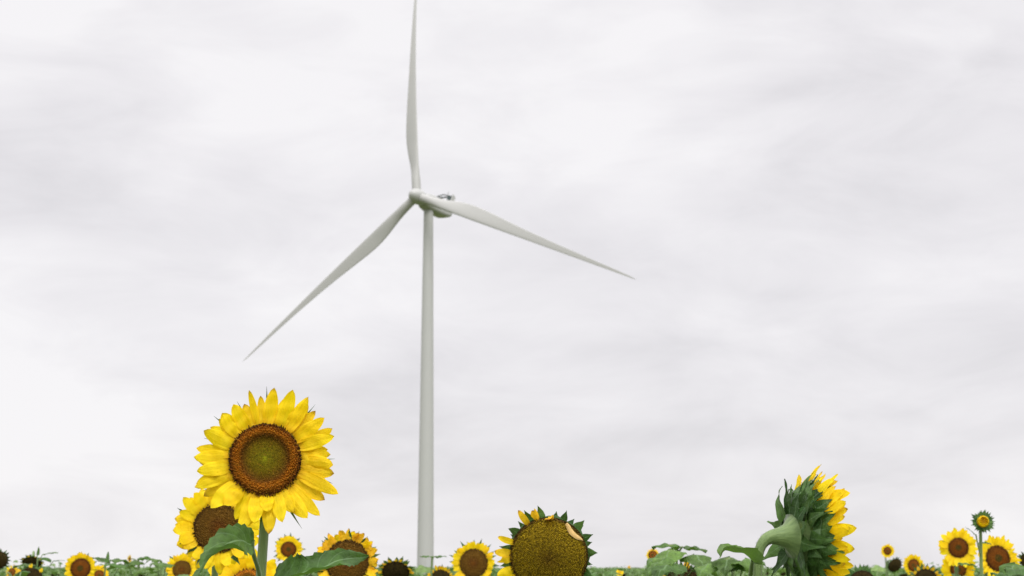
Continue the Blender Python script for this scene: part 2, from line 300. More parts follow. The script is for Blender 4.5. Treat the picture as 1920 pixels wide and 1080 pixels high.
# ------------------------------------------------------------------ wind turbine
def turbine():
    hub = Vector((-20.56, 344.0, 80.64)); a = 0.5006; tilt = 0.093; L = 56.2; az0 = -0.111
    n = Vector((-math.sin(a) * math.cos(tilt), -math.cos(a) * math.cos(tilt), math.sin(tilt))); h = Vector((math.cos(a), -math.sin(a), 0))
    u = h.cross(n).normalized(); u = u if u.z > 0 else -u
    base = Vector((-18.25, 344.0 + 4.3, 0.0))
    root = empty('wind_turbine', base, 'tall white three bladed wind turbine standing beyond the sunflower field', 'wind turbine')
    def loc(p): return p - base
    mb = MB(); zt = 78.6
    P = [Vector((0, 0, zt * i / 24)) for i in range(25)]
    tube(mb, P, lambda t: 1.78 - 0.74 * t**1.08, 40)
    tower = mb.build('tower', WHITE, root)
    db = MB(); q = -1.2; c, s = math.cos(q), math.sin(q)
    V = [];
    for dx, dz in ((-.45, 1.0), (.45, 1.0), (.45, 3.0), (0, 3.3), (-.45, 3.0)):
        for rr in (1.70, 1.80): V.append((c * rr - s * dx, s * rr + c * dx, dz))
    db.add(V, [(1, 3, 5, 7, 9), (0, 2, 3, 1), (2, 4, 5, 3), (4, 6, 7, 5), (6, 8, 9, 7), (8, 0, 1, 9)]); db.build('door', STEEL, tower, smooth=False)
    # nacelle: rounded box lofted along the shaft axis
    X, Z, Y = h, u, n
    nb = MB(); ns = 28; V = []
    prof = [(-2.0, .80, .82, 0), (-2.4, 1.05, 1.05, 0), (-3.2, 1.50, 1.55, -.05), (-5, 1.68, 1.78, -.1), (-8, 1.70, 1.80, -.1), (-11.0, 1.66, 1.70, 0.0), (-12.2, 1.60, 1.50, .14), (-12.7, 1.45, 1.30, .25), (-12.72, .02, .02, .25)]
    for (d, wx, wz, dz) in prof:
        for j in range(ns):
            q = 2 * PI * j / ns; c, s = math.cos(q), math.sin(q); e = 0.42
            V.append(loc(hub + Y * d + X * wx * math.copysign(abs(c)**e, c) + Z * (wz * math.copysign(abs(s)**e, s) + dz)))
    nb.add(V, grid_faces(len(prof), ns, True)); nac = nb.build('nacelle', WHITE, root)
    def box(mb, o, ex, ey, ez, sx, sy, sz, mi=0):
        V = [o + ex * sx * i + ey * sy * j + ez * sz * k for i in (-.5, .5) for j in (-.5, .5) for k in (-.5, .5)]
        mb.add(V, [(0, 1, 3, 2), (4, 6, 7, 5), (0, 4, 5, 1), (2, 3, 7, 6), (0, 2, 6, 4), (1, 5, 7, 3)], mi=mi)
    # cooler on the rear roof: two raked side plates, a dark radiator between them and a thin front stay
    ck = hub + Y * (-11.6) + Z * 1.9
    rb = MB(); ez = (Z - Y * 0.45).normalized(); ey = X.cross(ez)
    cool = MB(); box(cool, loc(ck + ez * .75 + X * .9), X, ey, ez, 1.3, .3, 1.9); box(cool, loc(ck + ez * 1.75), X, ey, ez, 3.3, .3, .14)
    co = cool.build('cooler', DARKM, nac, smooth=False)
    for sgn in (-1, 1):
        sp = MB(); box(sp, loc(ck + X * 1.62 * sgn + ez * 0.75 - Y * 0.3), X, ey, ez, .12, 1.25, 2.5); sp.build('side_plate', WHITE, co, smooth=False)
        st = MB(); tube(st, [loc(ck + X * 1.4 * sgn + ez * 1.7), loc(ck + X * 1.4 * sgn + Y * 3.0 + Z * 0.9), loc(ck + X * 1.4 * sgn + Y * 5.4 - Z * 0.2)], .12, 6); st.build('strut', DARKM, co)
    mastb = MB(); tube(mastb, [loc(ck - Y * 1.2 + Z * 0.1), loc(ck - Y * 1.2 + Z * 3.1)], .05, 6); tube(mastb, [loc(ck - Y * 1.2 + Z * 2.7 - X * .4), loc(ck - Y * 1.2 + Z * 2.7 + X * .4)], .04, 6)
    mastb.build('wind_sensor', STEEL, nac)
    # spinner
    sb = MB(); V = []
    for (d, r) in ((2.35, .02), (2.3, .35), (2.1, .72), (1.7, 1.08), (1.1, 1.42), (.4, 1.62), (-.4, 1.68), (-1.3, 1.62), (-1.9, 1.5), (-1.92, .5)):
        for j in range(32):
            q = 2 * PI * j / 32; V.append(loc(hub + n * d + (h * math.cos(q) + u * math.sin(q)) * r))
    sb.add(V, grid_faces(10, 32, True)); sb.build('spinner', WHITE, root)
    # blades: same aerofoil, bent downwind by the load
    def lerp(tab, x):
        for (a0, b0), (a1, b1) in zip(tab, tab[1:]):
            if x <= a1:
                k = (x - a0) / (a1 - a0); k = k * k * (3 - 2 * k) if tab is CH and a0 < 14 else k; return b0 + (b1 - b0) * k
        return tab[-1][1]
    CH = [(0, 1.9), (3.5, 1.9), (14, 3.4), (20, 2.85), (28, 2.0), (39, 1.22), (50, .62), (55, .30), (56.2, .06)]
    TH = [(0, 1.0), (3.5, 1.0), (7, .62), (13, .33), (25, .22), (56.2, .16)]
    TW = [(0, 20), (8, 17), (14, 12), (25, 6), (40, 1), (56.2, -1)]
    for k in range(3):
        th = az0 + k * 2 * PI / 3; d = u * math.cos(th) + h * math.sin(th); tg = h * math.cos(th) - u * math.sin(th)
        b = MB(); V = []; nr = 64; ns = 24
        for i in range(nr):
            f = i / (nr - 1); r = 1.0 + (L - 1.0) * (1 - (1 - f)**1.15); c = sum(lerp(CH, min(max(r + q * .8, 0), L)) for q in range(-4, 5)) / 9 if r < 46 else lerp(CH, r); tk = lerp(TH, r); tw = R_(lerp(TW, r))
            ct = tg * math.cos(tw) + n * math.sin(tw); cn = n * math.cos(tw) - tg * math.sin(tw)
            cen = hub + d * r + n * (0.13 * r / L - 2.28 * (r / L)**2 - (2.2 * (r / L)**3 if k == 0 else 0)); le = 0.95 - 0.9 * r / L
            for j in range(ns):
                q = 2 * PI * j / ns; xx = (1 + math.cos(q)) / 2           # 1 at the leading edge
                round_ = min(1, max(0, (tk - .33) / .67))
                ell = math.sin(q) * .5; foil = math.copysign(1, math.sin(q)) * 1.48 * (math.sqrt(max(1 - xx, 0)) * .2969 * 2 - .5 * (1 - xx) * .99) * .9 if abs(math.sin(q)) > 1e-6 else 0
                y = (ell * round_ + foil * (1 - round_)) if round_ < 1 else ell
                V.append(loc(cen + ct * (le - c * (1 - xx)) + cn * (y * tk * c)))
        b.add(V, grid_faces(nr, ns, True) + [tuple((nr - 1) * ns + j for j in range(ns))])
        b.build('blade', BLADEM, root)
turbine()

# ------------------------------------------------------------------ sunflower pieces
def head_matrix(C, F):
    Z = F.normalized(); Y = Vector((0, 0, 1)); Y = (Y - Z * Y.dot(Z)).normalized() if abs(Z.z) < .98 else Vector((0, 1, 0))
    X = Y.cross(Z); M = Matrix((X, Y, Z)).transposed().to_4x4(); M.translation = C; return M
def disc_mesh(R, kind, rng, florets=500, dome=0.16):
    mb = MB(); nr, ns = 9, 36; V = []; UV = []
    if kind == 'main': zf = lambda x: R * (0.02 + 0.10 * math.exp(-((x - .80) / .13)**2) + 0.05 * (1 - x))
    else: zf = lambda x: R * dome * (1 - x**2.2)
    uf = (lambda x, q: min(max(x - .13 * math.sin(q) * (1 - x) * min(1, 2 * x), 0), 1)) if kind == 'main' else (lambda x, q: x)
    for i in range(nr):
        x = max(i / (nr - 1), 0.001)
        for j in range(ns):
            q = 2 * PI * j / ns; V.append((R * x * math.cos(q), R * x * math.sin(q), zf(x) - R * .03)); UV.append((uf(x, q), 0))
    mb.add(V, grid_faces(nr, ns, True), UV, (0.0, 0))
    g = PI * (3 - 5**.5)
    for k in range(florets):
        x = math.sqrt((k + .5) / florets); q = k * g; x2 = min(x * (1 + rng.uniform(-.01, .01)), 1.0)
        if kind == 'main': hh = .022 if x < .62 else (.065 if x < .9 else .075); sz = .85 if x < .62 else 1.0
        elif kind == 'seed': hh = .035; sz = 1.0
        else: hh = .055; sz = 1.0
        c = Vector((R * x2 * math.cos(q), R * x2 * math.sin(q), zf(x2))); s = R * .95 / math.sqrt(florets) * sz
        rad = Vector((math.cos(q), math.sin(q), 0)); tan = Vector((-math.sin(q), math.cos(q), 0)); lean = rad * rng.uniform(-.4, .9 if x > .85 else .4) + tan * rng.uniform(-.4, .4)
        tip = c + Vector((0, 0, R * hh * rng.uniform(.5, 1.3))) + lean * R * hh; dn = Vector((0, 0, R * .04))
        vr = rng.random()
        mb.add([c + rad * s - dn, c + tan * s - dn, c - rad * s - dn, c - tan * s - dn, tip + (rad + tan) * s * .35, tip + (tan - rad) * s * .35, tip - (rad + tan) * s * .35, tip + (rad - tan) * s * .35],
               [(0, 1, 4), (1, 5, 4), (1, 2, 5), (2, 6, 5), (2, 3, 6), (3, 7, 6), (3, 0, 7), (0, 4, 7), (4, 5, 6, 7)], [(uf(x, q % (2 * PI)), 0)] * 8, (vr, 0))
    return mb
def cup_mesh(R, neck, depth):
    mb = MB(); V = []; UV = []; ns = 28; k = neck / R
    pr = [(1.02, -.02), (1.04, -.10), (.97, -.20), (.74, -.32), (max(.44, k * 1.5), -.48), (max(.27, k * 1.25), -.68), (k * 1.06, -.86), (k * .90, -1.02)]
    for i, (r, z) in enumerate(pr):
        for j in range(ns):
            q = 2 * PI * j / ns; rr = r * (1 + .03 * math.cos(9 * q) * (0 < i < 5)); V.append((R * rr * math.cos(q), R * rr * math.sin(q), depth * z)); UV.append((j / ns, i / 7))
    mb.add(V, [f[::-1] for f in grid_faces(len(pr), ns, True)], UV); mb.m = [0 if i < 3 * ns else 1 for i in range(len(mb.f))]; return mb
def petal(mb, R, q, ln, W, elev, curl, rng, wither=0.0, q2=None, z0=0.0, nu=10, nv=5, sidebend=None, cup=.25, wsc=1.0):
    """q base angle, q2 tip angle, elev = angle forward out of the disc plane, curl bends the tip (+ forward)"""
    q2 = q if q2 is None else q2
    b = Vector((math.cos(q), math.sin(q), 0)) * R * .95 + Vector((0, 0, z0))
    out = Vector((math.cos(q2), math.sin(q2), 0)); tan = Vector((-math.sin(q2), math.cos(q2), 0))
    sb = rng.uniform(-.12, .12) if sidebend is None else sidebend
    P = []; p = b.copy(); a = elev
    for i in range(nu):
        P.append(p.copy()); t = i / (nu - 1); a = elev + curl * t * t
        p += (out * math.cos(a) + Vector((0, 0, 1)) * math.sin(a) + tan * sb * t * 2).normalized() * ln / (nu - 1)
    ribbon(mb, P, tan, W * wsc, petal_prof, cup * rng.uniform(-.6, 1.6), nv, (rng.random(), wither), .17 if nv > 5 else .10, rng.random() * 9, twist=rng.uniform(-.25, .25) + (rng.uniform(-1, 1) if wither > .6 else 0), groove=.10 if nv > 5 else 0)
def bract(mb, R, q, ln, W, elev, curl, rng, r0=1.0, z0=-.1, nu=8, prof=None):
    b = Vector((math.cos(q), math.sin(q), 0)) * R * r0 + Vector((0, 0, z0 * R)); out = Vector((math.cos(q), math.sin(q), 0)); tan = Vector((-math.sin(q), math.cos(q), 0))
    P = []; p = b.copy(); sb = rng.uniform(-.2, .2)
    for i in range(nu):
        P.append(p.copy()); t = i / (nu - 1); a = elev + curl * t
        p += (out * math.cos(a) + Vector((0, 0, 1)) * math.sin(a) + tan * sb * t).normalized() * ln / (nu - 1)
    ribbon(mb, P, tan, W, prof or bract_prof, .3 * rng.uniform(-.5, 1), 5, (rng.random(), 0), .08, rng.random() * 9)
def stem_curve(foot, C, F, depth, bend, n=22):
    P3 = C - F * depth; k = bend
    P2 = P3 - F * k; P1 = Vector((foot.x * .6 + P2.x * .4, foot.y * .6 + P2.y * .4, max(P2.z * .75, .1)))
    A = [foot.lerp(P1, i / 8) for i in range(8)]
    return A + [bez(P1, P1.lerp(Vector((P2.x, P2.y, P2.z)), .9), P2, P3, i / (n - 1)) for i in range(n)]
def leaf_path(base, az, pl, pe, ln, e0, droop, n):
    """petiole then blade spine leaving the stem at azimuth az"""
    d = Vector((math.cos(az), math.sin(az), 0)); Z = Vector((0, 0, 1)); P = [base.copy()]; p = base.copy()
    for i in range(4): a = pe - .15 * i; p = p + (d * math.cos(a) + Z * math.sin(a)) * pl / 4; P.append(p.copy())
    B = [p.copy()]
    for i in range(n - 1):
        t = i / (n - 1); a = e0 - droop * t; p = p + (d * math.cos(a) + Z * math.sin(a)) * ln / (n - 1); B.append(p.copy())
    return P, B
def leaf(mb, base, az, rng, ln=.2, W=.085, pl=.1, pe=.7, e0=.2, droop=1.3, n=10, nv=7, roll=0, pr=.0032, fold=.25, mi=0, veins=.035):
    P, B = leaf_path(base, az, pl, pe, ln, e0, droop, n)
    if pr: tube(mb, P, lambda t: pr * (1.2 - .4 * t), 6, mi=1)
    side = Vector((math.sin(az), -math.cos(az), roll)).normalized()
    ribbon(mb, B, side, W, leaf_prof, -fold, nv, (rng.random(), 0), .14, rng.random() * 9, edge=.06, veins=veins)
def spine_leaf(mb, pts, side, W, rng, petiole=None, pr=.0035, n=20, nv=9, fold=.2, twist=0, var=.5):
    if petiole: tube(mb, catmull(petiole, 10), pr, 8, mi=1)
    ribbon(mb, catmull(pts, n), side, W, leaf_prof, fold, nv, (var, 0), .13, rng.random() * 9, edge=.09, twist=twist, veins=.04)
def facing(yaw, el=0):
    y, e = R_(yaw), R_(el); return Vector((math.sin(y) * math.cos(e), -math.cos(y) * math.cos(e), math.sin(e)))

# ------------------------------------------------------------------ one sunflower, whole plant, with its parts
def sunflower(label, px, py, d, rd, kind='small', yaw=0, el=0, pl=None, npet=26, pw=None, pelev=.15, pcurl=0., wither=0., bracts=0, bl=None, bw=None, belev=.1, bcurl=.3,
              seed=1, dome=.16, depth=None, stem_r=.008, foot=(0, 0), florets=260, individual=False, group=None, leaves=5, top_leaves=(), custom=None, layers=2, bend=.12, tips=None, pset=None, brows=1, ztop=None, flare=0):
    rng = random.Random(seed); C = at(px, py, d); F = facing(yaw, el); s = d / FPX; R = rd * s
    root_loc = Vector((C.x - F.x * bend * .8 + foot[0], C.y - F.y * bend * .8 + foot[1], 0))
    root = empty('sunflower', root_loc, label, 'sunflower', group); L = C - root_loc
    depth = depth or R * .75; neck = stem_r * (1.05 if not flare else .75 + flare)
    P = stem_curve(Vector((0, 0, -.02)), L, F, depth * .9, bend)
    sm = MB(); tube(sm, P, (lambda t: stem_r * (1.35 - .4 * t)) if not flare else (lambda t: stem_r * (.75 + flare * t**6)), 14, ribs=.03)
    if d < 3.6:
        for _ in range(1500):
            i = rng.randrange(len(P) * 3 // 5, len(P) - 1); c = P[i].lerp(P[i + 1], rng.random()); tt = i / len(P); rr = stem_r * (.75 + flare * tt**6 if flare else 1.35 - .4 * tt)
            v = Vector((rng.gauss(0, 1), rng.gauss(0, 1), rng.gauss(0, 1))); T = (P[i + 1] - P[i]).normalized(); v = (v - T * v.dot(T)).normalized(); e_ = T.cross(v) * .00035
            sm.add([c + v * rr * .9 - e_, c + v * rr * .9 + e_, c + v * (rr + rng.uniform(.0015, .004)) + T * rng.uniform(-.001, .001)], [(0, 1, 2)], [(.5, .9)] * 3)
    sm.build('stem', STEM, root)
    M = head_matrix(L, F)
    head = cup_mesh(R, neck, depth).build('flower_head', [BRACT, STEM], root, mat=M)
    disc_mesh(R, kind, rng, florets, dome).build('flower_disc' if kind not in ('seed', 'dark') else 'seed_disc', DM[kind], head)
    pl_ = (pl or rd * .8) * s; pw_ = (pw or (pl or rd * .8) * .26) * s
    allp = MB()
    def put(fn):
        if individual: mb = MB(); fn(mb); mb.build('petal', PETAL, head)
        else: fn(allp)
    if tips:
        for (tx, ty, wd, el_, cu) in tips:
            v = Vector((tx - px, py - ty)); ln = (v.length - rd * .93) * s; q = math.atan2(v.y, v.x); z0 = .02 * R if ty > py + 60 else -.02 * R
            put(lambda mb: petal(mb, R, q + rng.uniform(-.05, .05), ln * 1.04, wd * s, el_, cu, rng, rng.choice((0, .1, .3, .6)), q2=q, z0=z0, nu=14, nv=9, sidebend=rng.uniform(-.08, .08), wsc=.88))
    for (lay, off, el2) in ([(0, 0, 0), (1, .5, -.14)][:layers] if npet else []):
        for k in range(npet):
            q = 2 * PI * (k + off) / npet + rng.uniform(-.08, .08)
            if pset and not any(a <= math.degrees(q) % 360 <= b for a, b in pset): continue
            ln = pl_ * rng.uniform(.78, 1.12) * (.9 if lay else 1); wi = min(1, max(0, wither + rng.uniform(-.3, .3))) if wither else rng.choice((0, 0, 0, .2))
            put(lambda mb: petal(mb, R, q, ln, pw_ * rng.uniform(.8, 1.15), pelev + el2 + rng.uniform(-.2, .2), pcurl + rng.uniform(-.5, .5) * (1 + wither * 1.5), rng, wi, q2=q + rng.uniform(-.12, .12), z0=-.03 * R * (lay + .5), nu=12 if individual else 8))
    if not individual and (npet): allp.build('petals', PETAL, head)
    if bracts:
        bm = MB(); bl_ = (bl or rd * .4) * s; bw_ = (bw or (bl or rd * .4) * .3) * s
        for row in range(brows):
            for k in range(bracts):
                q = 2 * PI * (k + .5 * row) / bracts + rng.uniform(-.1, .1)
                one = MB() if individual else bm
                bract(one, R, q, bl_ * rng.uniform(.75, 1.15), bw_ * rng.uniform(.8, 1.1), belev - .35 * row - (.3 if not individual and npet > 12 else 0) + rng.uniform(-.25, .25), bcurl + rng.uniform(-.5, .5), rng, 1.0 - .13 * row, -.10 - .17 * row)
                if individual: one.build('bract', BRACT, head)
        if not individual: bm.build('bracts', BRACT, head)
    zmax = (ztop if ztop else L.z - .28)
    for k in range(leaves):
        z = zmax * (1 - .13 * k); lm = MB(); i = min(range(len(P)), key=lambda i: abs(P[i].z - z) + (10 if i > len(P) - 8 else 0))
        leaf(lm, P[i], k * 2.4 + seed, rng, ln=rng.uniform(.17, .25), W=rng.uniform(.075, .105), e0=rng.uniform(-.1, .3)); lm.build('leaf', [LEAF, STEM], root)
    for (tx, ty, dd, az, ln, W, e0, dr) in top_leaves:      # a leaf whose blade starts at this place
        B0 = at(tx, ty, dd) - root_loc; lm = MB(); i = min(range(len(P)), key=lambda i: (P[i] - B0 + Vector((0, 0, .09))).length + (9 if P[i].z > B0.z - .05 else 0))
        tube(lm, catmull([P[i], P[i].lerp(B0, .5) + Vector((0, 0, -.012)), B0], 7), .003, 6, mi=1)
        leaf(lm, B0, R_(az), rng, ln=ln, W=W, pl=.004, e0=e0, droop=dr, n=14, nv=9, fold=.3); lm.build('leaf', [LEAF, STEM], root)
    if custom: custom(root, root_loc, P, head, R, s, rng)
    return root

# ---- the tall bloom left of the turbine
T1 = [(468.8, 734.5, 8, .1, .3), (511, 731, 15, .05, .2), (546, 735, 16, .1, .15), (573, 747, 15, .1, .2), (577, 762, 14, -.1, 0), (603, 784, 15, .15, .1), (618, 806, 14, -.05, .1), (622, 820, 15, .1, 0),
      (621, 868, 17, .2, -.2), (621, 893, 16, .1, -.1), (633, 922, 15, .2, 0), (607, 933, 15, -.1, .2), (594, 969, 14, .2, -.1), (577, 971, 17, .35, -.2), (556, 960, 16, .45, -.2), (531, 981, 15, .5, -.3), (514, 997, 16, .3, -.2),
      (500, 962, 15, .6, -.3), (483, 982, 17, .45, -.1), (460, 995, 17, .3, -.1), (427, 952, 17, .55, -.3), (402, 952, 18, .35, -.2), (374, 916, 15, .2, -.3), (373, 900, 14, .05, .1), (375, 883, 16, .25, 0), (369, 855, 17, .1, -.3),
      (372, 840, 14, -.1, 0), (384, 813, 17, .2, -.1), (409, 790, 14, -.1, 0), (417, 778, 17, .2, -.2), (439, 761, 16, .15, 0), (452, 762, 13, -.1, 0), (533, 745, 12, -.15, 0), (610, 842, 13, -.15, 0), (615, 850, 13, 0, 0), (612, 905, 13, -.15, 0),
      (590, 950, 14, -.1, 0), (447, 970, 14, 0, 0), (388, 928, 15, -.1, 0), (486, 745, 10, -.1, .1), (590, 775, 12, -.15, 0), (396, 802, 13, -.15, .1), (378, 868, 13, -.1, 0), (471, 985, 14, .1, 0)]
def c1_(root, rl, P, head, R, s, rng):
    W = lambda x, y, d: at(x, y, d) - rl
    lm = MB(); pet = [W(494, 1108, 2.96), W(484, 1066, 2.93), W(478, 1048, 2.90), W(473, 1030, 2.88), W(473, 1013, 2.87)]
    spine_leaf(lm, [W(474, 1022, 2.87), W(452, 1014, 2.84), W(425, 1020, 2.80), W(397, 1044, 2.76), W(376, 1070, 2.73), W(352, 1104, 2.71)], Vector((.2, .84, .46)), .028, rng, pet, .0042, 44, 11, fold=.32, var=.35)
    lm.build('leaf', [LEAF, STEM], root)
    lm = MB(); spine_leaf(lm, [W(508, 1106, 2.90), W(545, 1086, 2.80), W(590, 1068, 2.78), W(636, 1052, 2.82), W(692, 1042, 2.92)], Vector((-.1, -.86, -.46)), .040, rng, [W(494, 1120, 2.96), W(500, 1102, 2.93), W(509, 1092, 2.90)], .0042, 44, 11, fold=.45, var=.1)
    lm.build('leaf', [LEAF, STEM], root)
sunflower('big open sunflower with a rust ringed green centre, tallest bloom left of the tower', 497, 862, 2.95, 67, 'main', 4, 0, npet=0, tips=T1, bracts=16, bl=70, bw=4.5, belev=-.15, bcurl=.1, seed=3, stem_r=.0078, florets=2000, individual=True, leaves=5, custom=c1_, depth=.045, bend=.05, foot=(-.03, .0), ztop=1.36)
# ---- bloom half hidden behind it
sunflower('orange tinged sunflower with a wide brown disc, half hidden behind the tallest bloom', 409, 990, 4.3, 46, 'brown', 12, 4, pl=40, npet=20, pw=11, pelev=.25, pcurl=-.2, wither=.3, bracts=18, bl=34, bw=8, seed=11, florets=700, individual=True, leaves=5, depth=.05, stem_r=.008, ztop=1.3)
# ---- bloom under it, cut by the frame
sunflower('bright yellow sunflower low behind the tallest stem, only its upper petals showing', 463, 1100, 4.9, 34, 'main', -6, 22, pl=47, npet=18, pw=13, pelev=.55, pcurl=-.1, bracts=12, bl=25, seed=5, florets=300, individual=True, leaves=4, layers=2)
sunflower('small sunflower low at the left, just under the left leaf of the tallest bloom', 341, 1068, 9.5, 17, 'brown', 12, 5, pl=15, npet=20, pw=4.2, pelev=.3, wither=.4, bracts=14, bl=16, seed=6)
sunflower('small sunflower with a rust brown disc, first to the right of the tallest stem', 541, 1030, 11, 14.5, 'small', 8, 5, pl=13, npet=17, pw=4, pelev=.2, wither=.2, bracts=14, bl=16, seed=7)
sunflower('ageing sunflower with curled orange petals behind the right leaf of the tallest bloom', 651, 1053, 5.4, 40, 'brown', 6, 3, pl=24, npet=24, pw=6.5, pelev=.2, pcurl=.7, wither=.75, bracts=22, bl=22, bw=6, seed=8, florets=600, individual=True, leaves=4)
sunflower('dark drooping seed head between the curled bloom and the tower', 742, 1073, 9.0, 25, 'dark', 0, -38, pl=12, npet=16, pw=3, pelev=.5, wither=.9, bracts=20, bl=12, bw=4, seed=9, dome=.3, layers=1)
sunflower('sunflower with a round brown disc and orange tinged petals, just right of the tower', 888, 1056, 8.0, 26.5, 'brown', -6, 3, pl=17, npet=22, pw=4.3, pelev=.25, pcurl=.3, wither=.4, bracts=20, bl=22, bw=5, seed=10, florets=420)
sunflower('low dark seed head with an orange petal fringe under the turbine tower', 826, 1088, 9.0, 20, 'dark', 0, 12, pl=10, npet=22, pw=3, pelev=.5, wither=.9, bracts=16, bl=12, seed=12, layers=1)
# ---- the big ripe head
def c9_(root, rl, P, head, R, s, rng):
    for (qd, ln, W, e, cu, wi) in ((122, 36, 6.5, .35, -.5, .85), (107, 33, 7, .5, .7, .9), (88, 26, 9, .9, 1.8, 1.0), (158, 34, 6, .4, -1.3, .6), (175, 34, 8, .35, -1.0, .75), (184, 30, 8, .3, .6, .7), (200, 36, 9, .3, .2, .2), (212, 38, 9, .2, 0, .1)):
        mb = MB(); petal(mb, R, R_(qd), ln * s, W * s, e, cu, rng, wi, nu=14, nv=7, cup=.5); mb.build('petal', PETAL, head)
    mb = MB(); a, b = R_(62), R_(26)
    P = [Vector((math.cos(a + (b - a) * t), math.sin(a + (b - a) * t), 0)) * R * (.99 - .10 * math.sin(PI * t)) + Vector((0, 0, R * (.10 + .05 * math.sin(PI * t)))) for t in [i / 11 for i in range(12)]]
    ribbon(mb, P, Vector((.7, .7, -.3)), 5 * s, petal_prof, .4, 7, (.4, 1.6), .18, 2.0, twist=.5, groove=.15); mb.build('petal', DRY, head)
DRY = flat_mat('dried_petal', (0.58, 0.38, 0.14), 0.7, 0.4, 160)
sunflower('huge olive brown seed head ringed by green bracts with a few withered petals', 1029, 1043, 3.45, 72, 'seed', -4, -13, npet=0, bracts=15, bl=24, bw=8.5, belev=.15, bcurl=.3, seed=14, dome=.36, florets=2300, individual=True, leaves=5, custom=c9_, depth=.06, stem_r=.011, bend=.14, brows=2)
# ---- side view bloom at the right
def c12_(root, rl, P, head, R, s, rng):
    W = lambda x, y, d: at(x, y, d) - rl
    for row, (nb, r0, z0, l0, l1, e0, e1) in enumerate(((13, .50, -.40, 52, 76, -.5, .2), (17, .70, -.28, 54, 84, -.3, .35), (18, .92, -.16, 34, 52, -.1, .5))):
        for k in range(nb):
            q = 2 * PI * (k + .5 * row) / nb + rng.uniform(-.12, .12); mb = MB()
            bract(mb, R, q, rng.uniform(l0, l1) * s, rng.uniform(14, 19) * s, rng.uniform(e0, e1), rng.uniform(-.5, 1.3), rng, r0, z0, nu=14, prof=acuminate); mb.build('bract', BRACT, head)
    lm = MB(); spine_leaf(lm, [W(1414, 1056, 3.00), W(1405, 1044, 2.99), W(1388, 1037, 2.97), W(1368, 1033, 2.95), W(1355, 1036, 2.93), W(1350, 1046, 2.92)], Vector((.12, .99, -.02)), .024, rng, [W(1404, 1100, 3.06), W(1408, 1070, 3.04), W(1412, 1050, 3.02)], .004, 20, 9, fold=.5, var=.95)
    lm.build('leaf', [LEAF, STEM], root)
sunflower('tall sunflower seen from the side, green bracts on its back and petals facing right', 1513, 1004, 3.05, 80, 'main', 106, 2, pl=60, npet=38, pw=11.5, pelev=.66, pcurl=.3, wither=.3, bracts=22, bl=42, bw=13, belev=.4, bcurl=.4, seed=21, florets=700, individual=True, leaves=4, custom=c12_, depth=.066, stem_r=.0100, bend=.056, flare=.8)
# ---- the group at the right edge
sunflower('small round sunflower alone on a thin stem, right of the side view bloom', 1664, 1033, 26, 7.5, 'small', 0, 0, pl=6, npet=14, pw=2.2, bracts=10, bl=4, seed=31, stem_r=.01, florets=80, leaves=4)
sunflower('dark oval seed head without petals under the small lone sunflower', 1678, 1060, 15, 13.5, 'dark', 20, -28, pl=3, npet=0, bracts=16, bl=5, seed=32, dome=.35, florets=90)
sunflower('small narrow sunflower turned left, between the dark oval head and the right group', 1713, 1060, 16, 11.5, 'small', -38, 2, pl=10, npet=16, pw=3.5, bracts=12, bl=6, seed=33, florets=90)
sunflower('low dark seed head with pink dried petal tips under the narrow sunflower', 1737, 1090, 8, 23, 'dark', 0, 8, pl=10, npet=18, pw=3.4, pelev=.5, wither=1.0, bracts=22, bl=12, bw=5, seed=34, layers=1)
sunflower('low dark seed head under green bracts, right of the side view bloom', 1618, 1095, 8, 25, 'dark', 0, 10, pl=8, npet=0, bracts=26, bl=13, bw=5, seed=35)
sunflower('yellow sunflower with a brown disc left of the green bud stem', 1797, 1027, 9, 18.5, 'small', -8, 4, pl=20, npet=15, pw=5.2, pelev=.15, bracts=14, bl=12, seed=36, florets=300, top_leaves=((1797, 1056, 8.8, -4, .10, .032, .05, .5), (1838, 1072, 8.95, 170, .05, .02, .5, .8)))
sunflower('yellow sunflower whose lower petals show under the bloom left of the bud stem', 1797, 1068, 10.2, 15, 'small', -4, -18, pl=22, npet=14, pw=6.5, pelev=.1, bracts=0, seed=37, florets=120)
def bud():
    def cb(root, rl, P, head, R, s, rng):
        mb = MB()
        for k in range(22): petal(mb, R * .9, 2 * PI * k / 22 + rng.uniform(-.1, .1), rng.uniform(9, 13) * s, 2.2 * s, 1.5, 1.2, rng, .1, z0=.004)
        mb.build('petals', PETAL, head)
    sunflower('closed green sunflower bud with a yellow centre on the tall stem near the right edge', 1843, 978, 7.6, 11, 'bud', -6, 8, npet=0, bracts=17, bl=13, bw=4, belev=.25, bcurl=.3, seed=38, brows=3, dome=.5, florets=150, stem_r=.0068, custom=cb, leaves=4, bend=.05, foot=(-.02, 0), depth=.035, top_leaves=((1836, 1018, 7.7, 10, .06, .03, .3, 1.0), (1830, 1003, 7.6, 176, .055, .008, .9, .5)))
bud()
sunflower('sunflower with a large rust brown disc at the right edge, right of the bud stem', 1871, 1047, 8.2, 24, 'small', 10, 6, pl=21, npet=20, pw=4.4, pelev=.15, bracts=16, bl=14, seed=39, florets=380, top_leaves=((1884, 1068, 7.6, -25, .15, .06, .25, .9),))
sunflower('dark seed head cut by the right edge of the picture', 1925, 1051, 9, 12, 'dark', -30, -10, npet=0, bracts=16, bl=8, seed=40, florets=90)
